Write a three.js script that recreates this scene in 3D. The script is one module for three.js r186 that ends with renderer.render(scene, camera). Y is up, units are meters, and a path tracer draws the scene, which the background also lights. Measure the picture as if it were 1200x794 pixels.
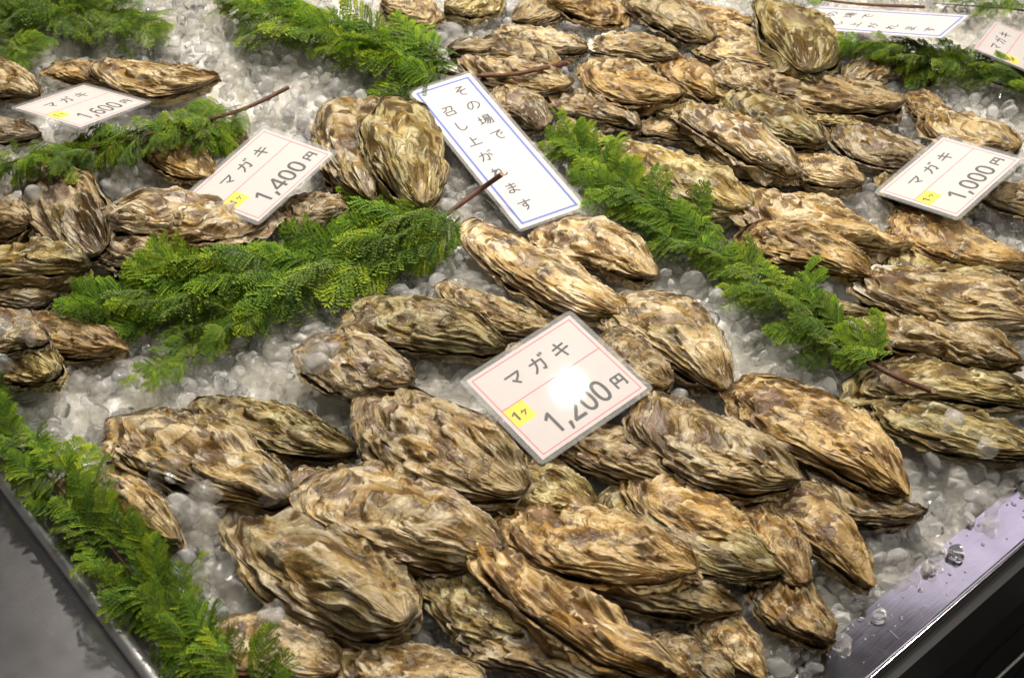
import * as THREE from 'three';
import { mergeGeometries } from 'three/addons/utils/BufferGeometryUtils.js';
import { RectAreaLightUniformsLib } from 'three/addons/lights/RectAreaLightUniformsLib.js';

// ---------------------------------------------------------------- camera, light, exposure
const scene = new THREE.Scene();
const EYE = new THREE.Vector3(0, 0.81, 0), PITCH = 45 * Math.PI / 180, FOV = 27;
const camera = new THREE.PerspectiveCamera(FOV, 1200 / 794, 0.05, 20);
camera.position.copy(EYE);
camera.lookAt(0, 0.81 - Math.sin(PITCH), -Math.cos(PITCH));
camera.focus = 1.16; camera.userData.fStop = 11;
scene.add(camera);
const renderer = new THREE.WebGLRenderer({ antialias: true });
renderer.toneMapping = THREE.LinearToneMapping;
renderer.toneMappingExposure = 0.98;
renderer.shadowMap.enabled = true;
renderer.shadowMap.type = THREE.PCFSoftShadowMap;
RectAreaLightUniformsLib.init();
scene.background = new THREE.Color().setRGB(0.034, 0.033, 0.032);   // dim market hall round the stall

const V = (x, y, z) => new THREE.Vector3(x, y, z);
const LAMPS = [   // hanging bulbs over the stall: place, candela, bulb radius
  [V(0.08, 0.98, -1.235), 1.95, 0.024],
  [V(-0.45, 1.25, -1.70), 2.5, 0.030],
  [V(1.30, 1.20, -0.60), 1.9, 0.030],
];
const FILL_PANEL = { at: V(-0.1, 2.2, -0.9), w: 1.8, h: 0.9, power: 2.8, color: [1.0, 0.94, 0.85] };  // unseen panel added overhead as soft fill for the shadows
const TUBE = { at: V(0.62, 1.40, -1.85), w: 1.9, h: 0.45, power: 0.46, color: [0.44, 0.32, 1.0] };

// ---------------------------------------------------------------- helpers
function rng(seed) { let a = seed >>> 0; return () => { a = (a + 0x6D2B79F5) | 0; let t = Math.imul(a ^ (a >>> 15), 1 | a); t = (t + Math.imul(t ^ (t >>> 7), 61 | t)) ^ t; return ((t ^ (t >>> 14)) >>> 0) / 4294967296; }; }
const PERM = new Uint8Array(512); { const r = rng(77), p = [...Array(256).keys()]; for (let i = 255; i > 0; i--) { const j = Math.floor(r() * (i + 1)); [p[i], p[j]] = [p[j], p[i]]; } for (let i = 0; i < 512; i++) PERM[i] = p[i & 255]; }
const GX = new Float32Array(256), GY = new Float32Array(256), HS = new Float32Array(256);
{ const r = rng(5); for (let i = 0; i < 256; i++) { const a = r() * Math.PI * 2; GX[i] = Math.cos(a); GY[i] = Math.sin(a); HS[i] = r(); } }
function noise(x, y) {            // 2-D gradient noise, about -0.7..0.7
  const xi = Math.floor(x), yi = Math.floor(y), fx = x - xi, fy = y - yi, X = xi & 255, Y = yi & 255;
  const u = fx * fx * fx * (fx * (fx * 6 - 15) + 10), v = fy * fy * fy * (fy * (fy * 6 - 15) + 10);
  const a = PERM[PERM[X] + Y], b = PERM[PERM[X + 1] + Y], c = PERM[PERM[X] + Y + 1], d = PERM[PERM[X + 1] + Y + 1];
  const n00 = GX[a] * fx + GY[a] * fy, n10 = GX[b] * (fx - 1) + GY[b] * fy, n01 = GX[c] * fx + GY[c] * (fy - 1), n11 = GX[d] * (fx - 1) + GY[d] * (fy - 1);
  return (n00 + (n10 - n00) * u) * (1 - v) + (n01 + (n11 - n01) * u) * v;
}
const fbm = (x, y, o = 3) => { let s = 0, a = 1; for (let i = 0; i < o; i++) { s += a * noise(x, y); x = x * 2.03 + 17.1; y = y * 2.03 + 9.7; a *= 0.5; } return s; };
const hash = (i, k) => HS[PERM[(PERM[i & 255] + k) & 255]];
const sm = (a, b, x) => { const t = Math.min(1, Math.max(0, (x - a) / (b - a))); return t * t * (3 - 2 * t); };
const clamp = (x, a, b) => Math.min(b, Math.max(a, x));
const lerp = (a, b, t) => a + (b - a) * t;
const used = new Map();
function numbered(n) { const k = used.get(n) || 0; used.set(n, k + 1); return k ? n + '_' + String(k).padStart(3, '0') : n; }
function tag(o, label, category, group, kind) { if (label) o.userData.label = label; if (category) o.userData.category = category; if (group) o.userData.group = group; if (kind) o.userData.kind = kind; return o; }
function mesh(name, geo, mat, parent) { const m = new THREE.Mesh(geo, mat); m.name = parent === scene ? numbered(name) : name; m.castShadow = m.receiveShadow = true; parent.add(m); return m; }
function group(name) { const g = new THREE.Group(); g.name = numbered(name); scene.add(g); return g; }
const std = (p) => new THREE.MeshStandardMaterial({ side: THREE.DoubleSide, ...p }), phys = (p) => new THREE.MeshPhysicalMaterial({ side: THREE.DoubleSide, ...p });
const rgb = (r, g, b) => new THREE.Color().setRGB(r, g, b);
function dataTex(w, h, data, srgb) { const t = new THREE.DataTexture(data, w, h, THREE.RGBAFormat, THREE.UnsignedByteType); t.magFilter = THREE.LinearFilter; t.minFilter = THREE.LinearMipmapLinearFilter; t.generateMipmaps = true; t.wrapS = t.wrapT = THREE.RepeatWrapping; if (srgb) t.colorSpace = THREE.SRGBColorSpace; t.needsUpdate = true; return t; }
const toS = (x) => { x = clamp(x, 0, 1); return 255 * (x <= 0.0031308 ? 12.92 * x : 1.055 * Math.pow(x, 1 / 2.4) - 0.055); };
// a pixel of the 1200 x 794 photograph as a direction, and where that direction meets height y
const FPX = 397 / Math.tan(FOV / 2 * Math.PI / 180), SP = Math.sin(PITCH), CP = Math.cos(PITCH);
const ray = (px, py) => { const x = (px - 600) / FPX, y = -(py - 397) / FPX; return V(x, y * CP - SP, -(CP + y * SP)); };
const at = (px, py, y = 0) => { const d = ray(px, py); return d.multiplyScalar((y - EYE.y) / d.y).add(EYE); };

// ---------------------------------------------------------------- height of everything laid so far (things rest on it)
const HX0 = -1.0, HZ0 = -1.95, HS_ = 0.004, HNX = 500, HNZ = 450, HF = new Float32Array(HNX * HNZ);
const hfAt = (x, z) => { const fx = clamp((x - HX0) / HS_, 0, HNX - 1.01), fz = clamp((z - HZ0) / HS_, 0, HNZ - 1.01), i = fx | 0, j = fz | 0, u = fx - i, v = fz - j, k = j * HNX + i; return (HF[k] * (1 - u) + HF[k + 1] * u) * (1 - v) + (HF[k + HNX] * (1 - u) + HF[k + HNX + 1] * u) * v; };
const hfRaise = (x, z, y) => { const i = Math.round((x - HX0) / HS_), j = Math.round((z - HZ0) / HS_); if (i >= 0 && j >= 0 && i < HNX && j < HNZ && HF[j * HNX + i] < y) HF[j * HNX + i] = y; };

// ---------------------------------------------------------------- the tray: its near corner and its two axes on the ground
const TA0 = at(0, 555), TA1 = at(170, 794), TB0 = at(920, 794), TB1 = at(1200, 560);
const du = TB1.clone().sub(TB0).setY(0).normalize();              // along the right rim
const dv = V(du.z, 0, -du.x).multiplyScalar(1); if (dv.dot(TA0.clone().sub(TA1)) < 0) dv.negate();   // along the left rim, away
const CORNER = (() => { const m = TA0.clone().add(TA1).multiplyScalar(0.5), t = m.clone().sub(TB0).dot(du); return TB0.clone().addScaledVector(du, t); })();
const inTray = (x, z) => { const p = V(x - CORNER.x, 0, z - CORNER.z); return [p.dot(du), p.dot(dv)]; };
const fromTray = (a, b, y = 0) => CORNER.clone().addScaledVector(du, a).addScaledVector(dv, b).setY(y);
const TLEN = 1.75;
const MOUNDS = [[150, 208, 0.045, 0.026], [20, 240, 0.06, 0.025], [330, 60, 0.16, 0.03], [250, 40, 0.15, 0.03], [90, 470, 0.07, 0.018], [380, 430, 0.05, 0.016], [240, 640, 0.05, 0.022], [540, 290, 0.05, 0.014], [840, 380, 0.05, 0.014], [930, 420, 0.05, 0.01], [990, 110, 0.06, 0.01], [1150, 130, 0.07, 0.01]].map(([x, y, r, h]) => [at(x, y, 0.02), r, h]);
function bedHeight(x, z) {
  const [a, b] = inTray(x, z);
  let y = 0.014 + 0.010 * fbm(x * 9, z * 9, 2) + 0.006 * fbm(x * 30 + 5, z * 30, 2);
  for (const [p, r, h] of MOUNDS) { const d2 = ((x - p.x) ** 2 + (z - p.z) ** 2) / (r * r); if (d2 < 5) y += h * Math.exp(-d2 * 1.3); }
  y -= 0.019 * (1 - sm(0.0, 0.13, b));
  y -= 0.012 * (1 - sm(0.0, 0.05, a));
  return y;
}
for (let j = 0; j < HNZ; j++) for (let i = 0; i < HNX; i++) { const x = HX0 + i * HS_, z = HZ0 + j * HS_, [a, b] = inTray(x, z); HF[j * HNX + i] = a > 0 && b > 0 ? bedHeight(x, z) + 0.007 : 0.002; }
const HF0 = HF.slice();

// ---------------------------------------------------------------- shell surface: relief and colour of eight shells, over (angle, growth)
function outlineStd(phi) { const t = (1 - Math.cos(Math.PI * phi)) / 2; return [t, (phi < 1 ? 1 : -1) * halfWidth(t)]; }
function halfWidth(t) { return 0.5 * Math.pow(Math.max(t, 0), 0.46) * Math.pow(Math.max(1 - t, 0), 0.36) * 1.70; }
const NV = 9, TW = 1024, TH = 640;
const PAL = { cream: [0.58, 0.445, 0.235], pale: [0.68, 0.575, 0.39], tan: [0.37, 0.25, 0.098], gold: [0.35, 0.215, 0.052], brown: [0.118, 0.066, 0.022], olive: [0.18, 0.15, 0.05], slate: [0.15, 0.13, 0.115], mauve: [0.33, 0.235, 0.21], chalk: [0.74, 0.66, 0.52] };
const shells = [];
for (let v = 0; v < NV; v++) {
  const col = new Uint8Array(TW * TH * 4), bmp = new Uint8Array(TW * TH * 4), hgt = new Float32Array(TW * TH);
  const o = v * 31.7 + 3, N = 6 + (v * 5) % 4, pli = 1.6 + (v * 3 % 5) * 0.5, bias = hash(v, 3) - 0.5;
  for (let j = 0; j < TH; j++) {
    const s = (j + 0.5) / TH;
    for (let i = 0; i < TW; i++) {
      const phi = 2 * (i + 0.5) / TW, [ox, oz] = outlineStd(phi), X = s * ox * 16 + o, Z = s * oz * 9.5 + o * 2, P = phi * 17 + o;
      const w1 = noise(X * 0.28, Z * 0.38), w2 = fbm(X * 0.7 + 40, Z * 0.8, 2), w3 = noise(X * 2.6, Z * 2.6 + 9);
      const fray = noise(P * 0.7, s * 4) * 0.30 + noise(P * 2.2, s * 8 + 4) * 0.12;
      const p = N * Math.pow(s, 1.05) + 1.3 * w1 + 0.42 * w2 + fray, k = Math.floor(p), f = p - k;
      const amp = 0.15 + 1.05 * hash(k + 40 * v, 11) * sm(-0.35, 0.15, noise(X * 0.5 + 90, Z * 0.6));
      const lam = amp * (f < 0.92 ? Math.pow(f / 0.92, 2.0) : (1 - f) / 0.08);
      const q = 20 * s + 1.8 * w2 + 2.4 * w1 + 0.4 * w3, fq = q - Math.floor(q), hq = hash(Math.floor(q) + 90 * v, 21), fine = hq * (fq < 0.8 ? fq / 0.8 : (1 - fq) * 5);
      const plic = (0.5 + 0.5 * Math.sin(P * 0.37 * pli + 5 * w1 + 4 * w2)) * sm(0.1, 0.8, s);
      const lump = fbm(X * 0.42 + 11, Z * 0.5, 2), knob = sm(0.18, 0.5, noise(X * 1.5 + 33, Z * 1.6 + 5)), grain = fbm(X * 6, Z * 6 + 30, 2);
      const h = 0.95 * lam + 0.07 * fine + 0.45 * plic + 0.95 * lump + 0.10 * knob;
      const n = j * TW + i;
      hgt[n] = h;
      bmp[n * 4] = bmp[n * 4 + 1] = bmp[n * 4 + 2] = clamp(255 * (0.40 + 0.16 * lam + 0.26 * fine + 0.15 * grain + 0.12 * w3), 0, 255); bmp[n * 4 + 3] = 255;
      // colour: growth bands, stains, worn chalky edges, thin dark growth lines
      const r1 = hash(k + 40 * v, 31), r2 = hash(k + 40 * v, 41), m1 = fbm(X * 0.30 + 70, Z * 0.40, 3), m2 = fbm(X * 0.36 + 130, Z * 0.45 + 8, 3), st = noise(P * 1.1, s * 2.6 + o);
      const sb = s * 1 + 0.05 * w1 + 0.03 * w2, b1 = fbm(P * 0.30, sb * 8 + o, 3), b2 = fbm(P * 0.5 + 60, sb * 11 + o, 3), b3 = fbm(P * 0.8 + 20, sb * 14 + o, 2);   // bands that follow the growth lines
      let c = PAL.tan.slice(); const mix = (t, a) => { a = clamp(a, 0, 1); c[0] += (t[0] - c[0]) * a; c[1] += (t[1] - c[1]) * a; c[2] += (t[2] - c[2]) * a; };
      mix(PAL.cream, sm(-0.40, 0.36, 1.0 * m1 + 0.45 * b1 + 0.5 * (r1 - 0.5) + 0.25 * bias + 0.02));
      mix(PAL.gold, 0.75 * sm(0.0, 0.36, m2 + 0.3 * b2));
      mix(PAL.olive, 0.65 * sm(0.04, 0.40, noise(X * 0.30 + 200, Z * 0.36 + o) + 0.4 * b1 + 0.05 * (v % 3)));
      mix(PAL.pale, 0.85 * sm(0.0, 0.34, 0.8 * b2 + 0.20 * lam + 0.7 * m1 - 0.06));
      mix(PAL.brown, 0.92 * sm(-0.01, 0.30, b3 * 0.45 + 0.5 * b1 + 0.45 * (r2 - 0.5) + 0.25 * st - 0.75 * m1 + 0.03));
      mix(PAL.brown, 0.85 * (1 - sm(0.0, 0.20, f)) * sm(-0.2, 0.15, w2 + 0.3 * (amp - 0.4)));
      mix(PAL.mauve, 0.65 * sm(0.22, 0.46, noise(X * 0.30 + 400, Z * 0.36 + 11 * v)));
      mix(PAL.slate, 0.60 * sm(0.24, 0.40, fbm(X * 0.45 + 310, Z * 0.75 + 70, 3)));
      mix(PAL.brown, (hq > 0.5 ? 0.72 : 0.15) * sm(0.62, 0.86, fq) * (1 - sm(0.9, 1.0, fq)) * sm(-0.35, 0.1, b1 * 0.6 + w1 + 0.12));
      mix(PAL.chalk, 0.92 * sm(0.70, 0.93, f) * sm(-0.06, 0.22, b2 + 0.5 * (amp - 0.55)));
      mix(PAL.chalk, 0.60 * sm(0.27, 0.44, fbm(X * 0.45 + 60, Z * 1.1 + 3, 3)));
      mix(PAL.slate, 0.6 * sm(0.54, 0.62, noise(X * 1.2 + 80, Z * 1.6 + 7)));
      const g = 1 + 0.30 * (fine - 0.3) + 0.34 * grain;
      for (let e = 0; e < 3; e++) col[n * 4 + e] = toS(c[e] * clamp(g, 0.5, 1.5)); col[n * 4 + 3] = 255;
    }
  }
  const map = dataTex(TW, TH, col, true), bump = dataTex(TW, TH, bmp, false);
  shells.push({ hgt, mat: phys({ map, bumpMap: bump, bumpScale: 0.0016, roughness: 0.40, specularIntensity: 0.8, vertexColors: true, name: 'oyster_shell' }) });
}
const relief = (sh, u, s) => { const x = clamp(u * TW - 0.5, 0, TW - 1.01), y = clamp(s * TH - 0.5, 0, TH - 1.01), i = x | 0, j = y | 0, a = x - i, b = y - j, H = sh.hgt, k = j * TW + i; return (H[k] * (1 - a) + H[k + 1] * a) * (1 - b) + (H[k + TW] * (1 - a) + H[k + TW + 1] * a) * b; };

// one valve of an oyster: rows follow growth from the hinge outward, columns run round the margin
const NORM = (p) => 0.5 / (Math.pow(p.blunt / (p.blunt + p.full), p.blunt) * Math.pow(p.full / (p.blunt + p.full), p.full)) * 1.02;   // so that the widest place is W
const lenProfile = (t) => sm(-0.12, 0.30, t) * (1 - 0.45 * sm(0.45, 1.0, t));
function shellParams(seed, L, W) {
  const r = rng(seed * 7919 + 13);
  return { seed, L, W, up: W * (0.15 + 0.12 * r()), dn: W * (0.25 + 0.12 * r()), bend: (r() - 0.5) * 0.75, arch: (r() - 0.5) * 0.10, twist: (r() - 0.5) * 0.5, flip: r() < 0.5, o: r() * 90, rough: 0.85 + 0.5 * r(), wave: 0.6 + 0.8 * r(), tone: 0.66 + 0.36 * r(), warm: 0, tint: [[1.0, 0.95, 0.82], [0.90, 0.90, 0.90], [0.88, 0.90, 0.68], [1.16, 1.12, 1.02], [1.04, 0.91, 0.66], [0.90, 0.88, 0.78]][Math.floor(r() * 6)], sh: Math.floor(r() * NV), sh2: Math.floor(r() * NV), blunt: 0.44 + 0.34 * r() * r() + 0.1 * r(), full: 0.28 + 0.14 * r(), skew: (r() - 0.5) * 0.8, lip: 0.02 + 0.13 * r() * r(), keel: (r() - 0.2) * 0.14, flatTop: 2.0 + 2.0 * r(), skirt: 0.4 + 1.3 * r() };
}
function bendPoint(p, q) {   // the whole shell curves, arches and twists a little
  const t = q.x / p.L - 0.5, a = p.twist * t, y = q.y * Math.cos(a) - q.z * Math.sin(a), z = q.y * Math.sin(a) + q.z * Math.cos(a);
  q.z = z + p.bend * p.L * (0.22 - t * t) ; q.y = y + p.arch * p.L * (0.2 - t * t); return q;
}
function valve(p, lower, NS, NP, white) {
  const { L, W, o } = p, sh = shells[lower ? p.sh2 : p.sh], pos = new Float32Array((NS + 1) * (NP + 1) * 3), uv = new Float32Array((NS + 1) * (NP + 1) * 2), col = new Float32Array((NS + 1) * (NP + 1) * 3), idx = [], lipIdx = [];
  const q = V(), amp = 0.0050 * p.rough * clamp(L / 0.13, 0.6, 1.25);
  for (let j = 0; j <= NS; j++) {
    const sv = 0.01 + 0.99 * (j / NS), s = Math.sin(sv * Math.PI / 2);   // rows evenly spaced along the curved surface
    for (let i = 0; i <= NP; i++) {
      const phi = 2 * i / NP, t = (1 - Math.cos(Math.PI * phi)) / 2, side = phi < 1 ? 1 : -1;
      const hw = NORM(p) * Math.pow(t, p.blunt) * Math.pow(1 - t, p.full);
      const out = 1 + 0.36 * noise(phi * 1.9 + o, 3.3) + 0.15 * noise(phi * 5.3 + o, 9.1) + 0.07 * noise(phi * 17 + o, 1.7);
      const ext = lower ? 1.02 + p.lip + 0.07 * noise(phi * 4 + o, 44) : 1.0 + 0.03 * noise(phi * 31 + o, 7) * s;
      let ox = (0.02 + t * 0.98 * (1 + (out - 1) * 0.6) * (1 + (ext - 1) * 0.8 * t)) * L, oz = side * hw * W * out * ext;
      let x = s * ox + p.skew * s * oz * sm(0.1, 0.9, t), z = s * oz;
      const fw = clamp(0.055 + 0.11 * noise(phi * 2.7 + o, 15) + 0.08 * noise(phi * 8 + o, 25), 0.004, 0.2) * p.skirt, sB = Math.min(1, s / (1 - fw)), fz = sm(1 - fw - 0.03, 1, s);   // a thin ruffled skirt runs round the body
      const edge = Math.pow(Math.max(0, 1 - Math.pow(sB, lower ? 3.4 : p.flatTop)), lower ? 0.58 : 0.66);
      const u = p.flip ? 1 - phi / 2 : phi / 2;
      const h = relief(sh, u, sv) - 0.25;
      const wavy = p.wave * 0.030 * W * (1.6 * noise(phi * 4.2 + o, 20) + 0.9 * noise(phi * 13 + o, 31)) * (0.4 * sm(0.55, 1, s) + 1.1 * fz);
      const rl = Math.hypot(ox - 0.45 * L, oz) || 1, lat = 0.75 * s * s;
      let y = (lower ? -p.dn : p.up) * lenProfile(x / L) * edge * (1 + 0.55 * noise(x / L * 2.1 + o, z / W * 1.6 + (lower ? 70 : 0))) + (lower ? -0.4 : 1) * p.keel * W * Math.max(0, 1 - Math.abs(z / W * 3 + noise(x / L * 2 + o, 60))) * edge;
      const frill = sm(0.9, 1, s) * 0.4;
      const d = h * amp * (1 - frill) * sm(0.0, 0.12, s) * (lower ? 1.15 : 1);
      y += (lower ? -1 : 1) * d * Math.sqrt(1 - lat * lat * 0.8) + wavy + (lower ? -0.0006 : 0.0008);
      x += d * lat * (ox - 0.45 * L) / rl; z += d * lat * oz / rl;
      bendPoint(p, q.set(x, y, z));
      const n = j * (NP + 1) + i;
      pos[n * 3] = q.x; pos[n * 3 + 1] = q.y; pos[n * 3 + 2] = q.z; uv[n * 2] = u; uv[n * 2 + 1] = sv;
      let k = p.tone * (1 + 0.38 * noise(x * 26 + o, z * 30 + 5)), cw = p.warm + 0.10 * noise(x * 14 + o + 50, z * 14);
      const cr = k * (1 + cw * 0.4) * p.tint[0], cg = k * p.tint[1], cb = k * (1 - cw) * p.tint[2];
      const lip = white && !lower && s + 0.05 * noise(phi * 9 + o, 2) > 0.955 && t + 0.08 * noise(phi * 6, o) > 0.82;   // worn white rim of bare shell
      col[n * 3] = cr; col[n * 3 + 1] = cg; col[n * 3 + 2] = cb;
      if (i < NP && j < NS) { const a = n, b = n + 1, c = n + NP + 1, e = c + 1; lower ? idx.push(a, b, c, b, e, c) : (lip ? lipIdx : idx).push(a, c, b, b, c, e); }
    }
  }
  const g = new THREE.BufferGeometry();
  g.setAttribute('position', new THREE.BufferAttribute(pos, 3)); g.setAttribute('uv', new THREE.BufferAttribute(uv, 2)); g.setAttribute('color', new THREE.BufferAttribute(col, 3)); g.setIndex(idx.concat(lipIdx)); g.computeVertexNormals();
  let lipGeo = null; if (lipIdx.length) { lipGeo = new THREE.BufferGeometry(); for (const k of ['position', 'uv', 'normal']) lipGeo.setAttribute(k, g.attributes[k]); lipGeo.setIndex(lipIdx); g.setIndex(idx); }
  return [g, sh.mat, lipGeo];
}
// lay an oyster so that its hinge and lip fall on the given pixels and it rests on what is already there
function poseOyster(p, hpx, lpx, widthPx, roll0, pitch0, sink, raise) {
  let yh = 0.03, yl = 0.03, pose;
  for (let it = 0; it < 5; it++) {
    const h = at(hpx[0], hpx[1], yh), l = at(lpx[0], lpx[1], yl), ax = l.clone().sub(h), L = ax.length(); ax.normalize();
    const mid = h.clone().add(l).multiplyScalar(0.5), dist = mid.distanceTo(EYE);
    p.L = L; p.W = clamp(widthPx * dist / FPX * 0.99, 0.28 * L, 0.80 * L);
    p.up = p.W * p.upk; p.dn = p.W * p.dnk;
    const zz = V(0, 1, 0).cross(ax).normalize().negate(); // sideways
    const flat = V(ax.x, 0, ax.z).normalize();
    // ground under the two ends and the two sides
    const g = (t, u) => { const q = h.clone().addScaledVector(flat, t * L).addScaledVector(zz, u * p.W); return hfAt(q.x, q.z); };
    const gh = (g(0.15, 0) + g(0.25, 0.2) + g(0.25, -0.2)) / 3, gl = (g(0.85, 0) + g(0.72, 0.25) + g(0.72, -0.25)) / 3, gz = (g(0.5, 0.35) + g(0.35, 0.3) - g(0.5, -0.35) - g(0.35, -0.3)) / 2;
    const pitch = clamp(Math.atan2(gl - gh, 0.55 * L) * 0.75, -0.38, 0.38) + pitch0, roll = clamp(Math.atan2(gz, 0.68 * p.W) * 0.6, -0.4, 0.4) + roll0;
    const X = flat.clone().multiplyScalar(Math.cos(pitch)).add(V(0, Math.sin(pitch), 0));
    let Z = zz.clone(), Y = Z.clone().cross(X).normalize(); if (Y.y < 0) { Z.negate(); Y.negate(); }
    const rollS = Z.dot(zz) > 0 ? roll : -roll;
    const Z2 = Z.clone().multiplyScalar(Math.cos(rollS)).addScaledVector(Y, Math.sin(rollS)), Y2 = Z2.clone().cross(X).normalize();
    const need = [], q = V();
    for (let a = 0.06; a < 0.97; a += 0.06) for (let u = -0.9; u < 0.91; u += 0.2) {
      const hw = NORM(p) * Math.pow(a, p.blunt) * Math.pow(1 - a, p.full) * p.W;
      const e = Math.max(Math.abs(u), Math.abs(a - 0.5) * 2 * 0.9);
      bendPoint(p, q.set(a * L, -p.dn * lenProfile(a) * Math.pow(Math.max(0, 1 - e * e * e), 0.62) * 1.05, u * hw));
      const wx = h.x + X.x * q.x + Y2.x * q.y + Z2.x * q.z, wy = X.y * q.x + Y2.y * q.y + Z2.y * q.z, wz = h.z + X.z * q.x + Y2.z * q.y + Z2.z * q.z;
      need.push(hfAt(wx, wz) - wy);
    }
    need.sort((a, b) => a - b);
    const y0 = Math.min(need[Math.floor(need.length * (1 - sink))], 0.085);
    yh = y0; yl = y0 + Math.sin(pitch) * L;
    pose = { h: at(hpx[0], hpx[1], yh), X, Y: Y2, Z: Z2 };
  }
  const q = V();
  if (raise) for (let a = 0.02; a < 0.99; a += 0.02) for (let u = -0.96; u < 0.97; u += 0.06) {
    const hw = NORM(p) * Math.pow(a, p.blunt) * Math.pow(1 - a, p.full) * p.W, e = Math.max(Math.abs(u), Math.max(0, a - 0.5) * 2);
    bendPoint(p, q.set(a * p.L, 0.7 * p.up * lenProfile(a) * Math.pow(Math.max(0, 1 - Math.pow(e, 2.5)), 0.7), u * hw));
    hfRaise(pose.h.x + pose.X.x * q.x + pose.Y.x * q.y + pose.Z.x * q.z, pose.h.z + pose.X.z * q.x + pose.Y.z * q.y + pose.Z.z * q.z, pose.h.y + pose.X.y * q.x + pose.Y.y * q.y + pose.Z.y * q.z);
  }
  return pose;
}

// ---------------------------------------------------------------- the setting: tray, ice bed, stall
const steelTex = (() => { const w = 512, h = 512, d = new Uint8Array(w * h * 4), r = new Uint8Array(w * h * 4), R = rng(9);
  for (let j = 0; j < h; j++) for (let i = 0; i < w; i++) { const n = (j * w + i) * 4, br = noise(i * 0.015, j * 1.3) * 0.5 + noise(i * 0.05 + 9, j * 2.7) * 0.35, cl = fbm(i * 0.018, j * 0.018 + 40, 3); const c = 200 + 22 * br + 20 * cl; d[n] = c; d[n + 1] = c; d[n + 2] = c + 2; d[n + 3] = 255; const q = clamp(165 + 30 * br + 28 * cl, 0, 255); r[n] = r[n + 1] = r[n + 2] = q; r[n + 3] = 255; }
  for (let k = 0; k < 160; k++) { let x = R() * w, y = R() * h; const a = (R() < 0.7 ? (R() - 0.5) * 0.9 : R() * 6.28), l = 15 + R() * R() * 90, bend = (R() - 0.5) * 0.006, hi = 150 + R() * 60; for (let t = 0, an = a; t < l; t++) { x += Math.cos(an); y += Math.sin(an); an += bend; const n = (((y | 0) & 511) * w + ((x | 0) & 511)) * 4; r[n] = r[n + 1] = r[n + 2] = hi; d[n] = d[n + 1] = d[n + 2] = 218; } }
  return [dataTex(w, h, d, true), dataTex(w, h, r, false)]; })();
const steel = std({ color: rgb(0.80, 0.79, 0.80), map: steelTex[0], roughnessMap: steelTex[1], roughness: 0.21, metalness: 1, bumpMap: steelTex[1], bumpScale: 0.00012, name: 'brushed_steel' });
const steelDull = steel.clone(); steelDull.roughness = 0.22; steelDull.roughnessMap = null; steelDull.name = 'dull_steel';
function trayBox(a0, a1, b0, b1, y0, y1, uvScale = 4) {      // a box in the tray's own axes, uv in metres
  const g = new THREE.BoxGeometry(a1 - a0, y1 - y0, b1 - b0), m = new THREE.Matrix4().makeBasis(du, V(0, 1, 0), V(0, 0, 0).crossVectors(du, V(0, 1, 0)));
  const p = g.attributes.position, n = g.attributes.normal, uv = g.attributes.uv, sgn = V(0, 0, 0).crossVectors(du, V(0, 1, 0)).dot(dv) > 0 ? 1 : -1;
  for (let i = 0; i < p.count; i++) { const A = p.getX(i), B = p.getZ(i) * sgn; uv.setXY(i, (Math.abs(n.getY(i)) > 0.5 ? A : Math.abs(n.getX(i)) > 0.5 ? B : A) * uvScale + 0.37 * a0, (Math.abs(n.getY(i)) > 0.5 ? B : p.getY(i)) * uvScale + 0.61 * b0); }
  g.applyMatrix4(m); const c = fromTray((a0 + a1) / 2, (b0 + b1) / 2, (y0 + y1) / 2); g.translate(c.x, c.y, c.z); return g;
}
function rod(p0, p1, r, seg = 8) { const d = p1.clone().sub(p0), g = new THREE.CylinderGeometry(r, r, d.length(), seg); g.applyQuaternion(new THREE.Quaternion().setFromUnitVectors(V(0, 1, 0), d.clone().normalize())); const c = p0.clone().add(p1).multiplyScalar(0.5); g.translate(c.x, c.y, c.z); return g; }
const FL = 0.034, FLL = 0.078;
{
  const t = group('display_tray');
  tag(t, 'shallow stainless steel display tray with flat scratched rims holding the ice', 'tray');
  mesh('bottom', trayBox(0, TLEN, 0, TLEN, -0.062, -0.060), steel, t);
  const wallN = mesh('wall', trayBox(-0.0015, TLEN, -0.0015, 0, -0.06, -0.0018), steel, t); wallN.name = 'wall';
  mesh('wall', trayBox(-0.0015, 0, 0.0001, TLEN, -0.06, -0.0018), steel, t);
  mesh('wall', trayBox(TLEN, TLEN + 0.0015, 0, TLEN, -0.06, -0.0018), steel, t);
  mesh('wall', trayBox(0, TLEN, TLEN, TLEN + 0.0015, -0.06, -0.0018), steel, t);
  const right = mesh('rim', trayBox(-FLL, TLEN, -FL, -0.0002, -0.0016, 0), steel, t); right.userData.label = 'flat scratched steel rim with water drops';
  mesh('rim', trayBox(-FLL, -0.0002, 0.0003, TLEN, -0.0017, -0.0001), steelDull, t);
  mesh('rim', trayBox(TLEN + 0.002, TLEN + FL, 0, TLEN, -0.0016, 0), steel, t);
  mesh('rim', trayBox(0, TLEN, TLEN + 0.002, TLEN + FL, -0.0016, 0), steel, t);
  // rolled edges: outer edge of the right rim, inner raised bead of the left rim
  mesh('rolled_edge', rod(fromTray(-FLL, -FL - 0.001, -0.0025), fromTray(TLEN, -FL - 0.001, -0.0025), 0.0032, 12), steel, t);
  mesh('rolled_edge', rod(fromTray(-0.0005, 0.0, 0.011), fromTray(-0.0005, TLEN, 0.011), 0.0056, 16), std({ color: rgb(0.62, 0.62, 0.62), metalness: 0.7, roughness: 0.42, name: 'bead_steel' }), t);
  mesh('bead_web', trayBox(-0.0016, -0.0004, 0.0, TLEN, 0.0002, 0.007), steel, t);
}
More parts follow.
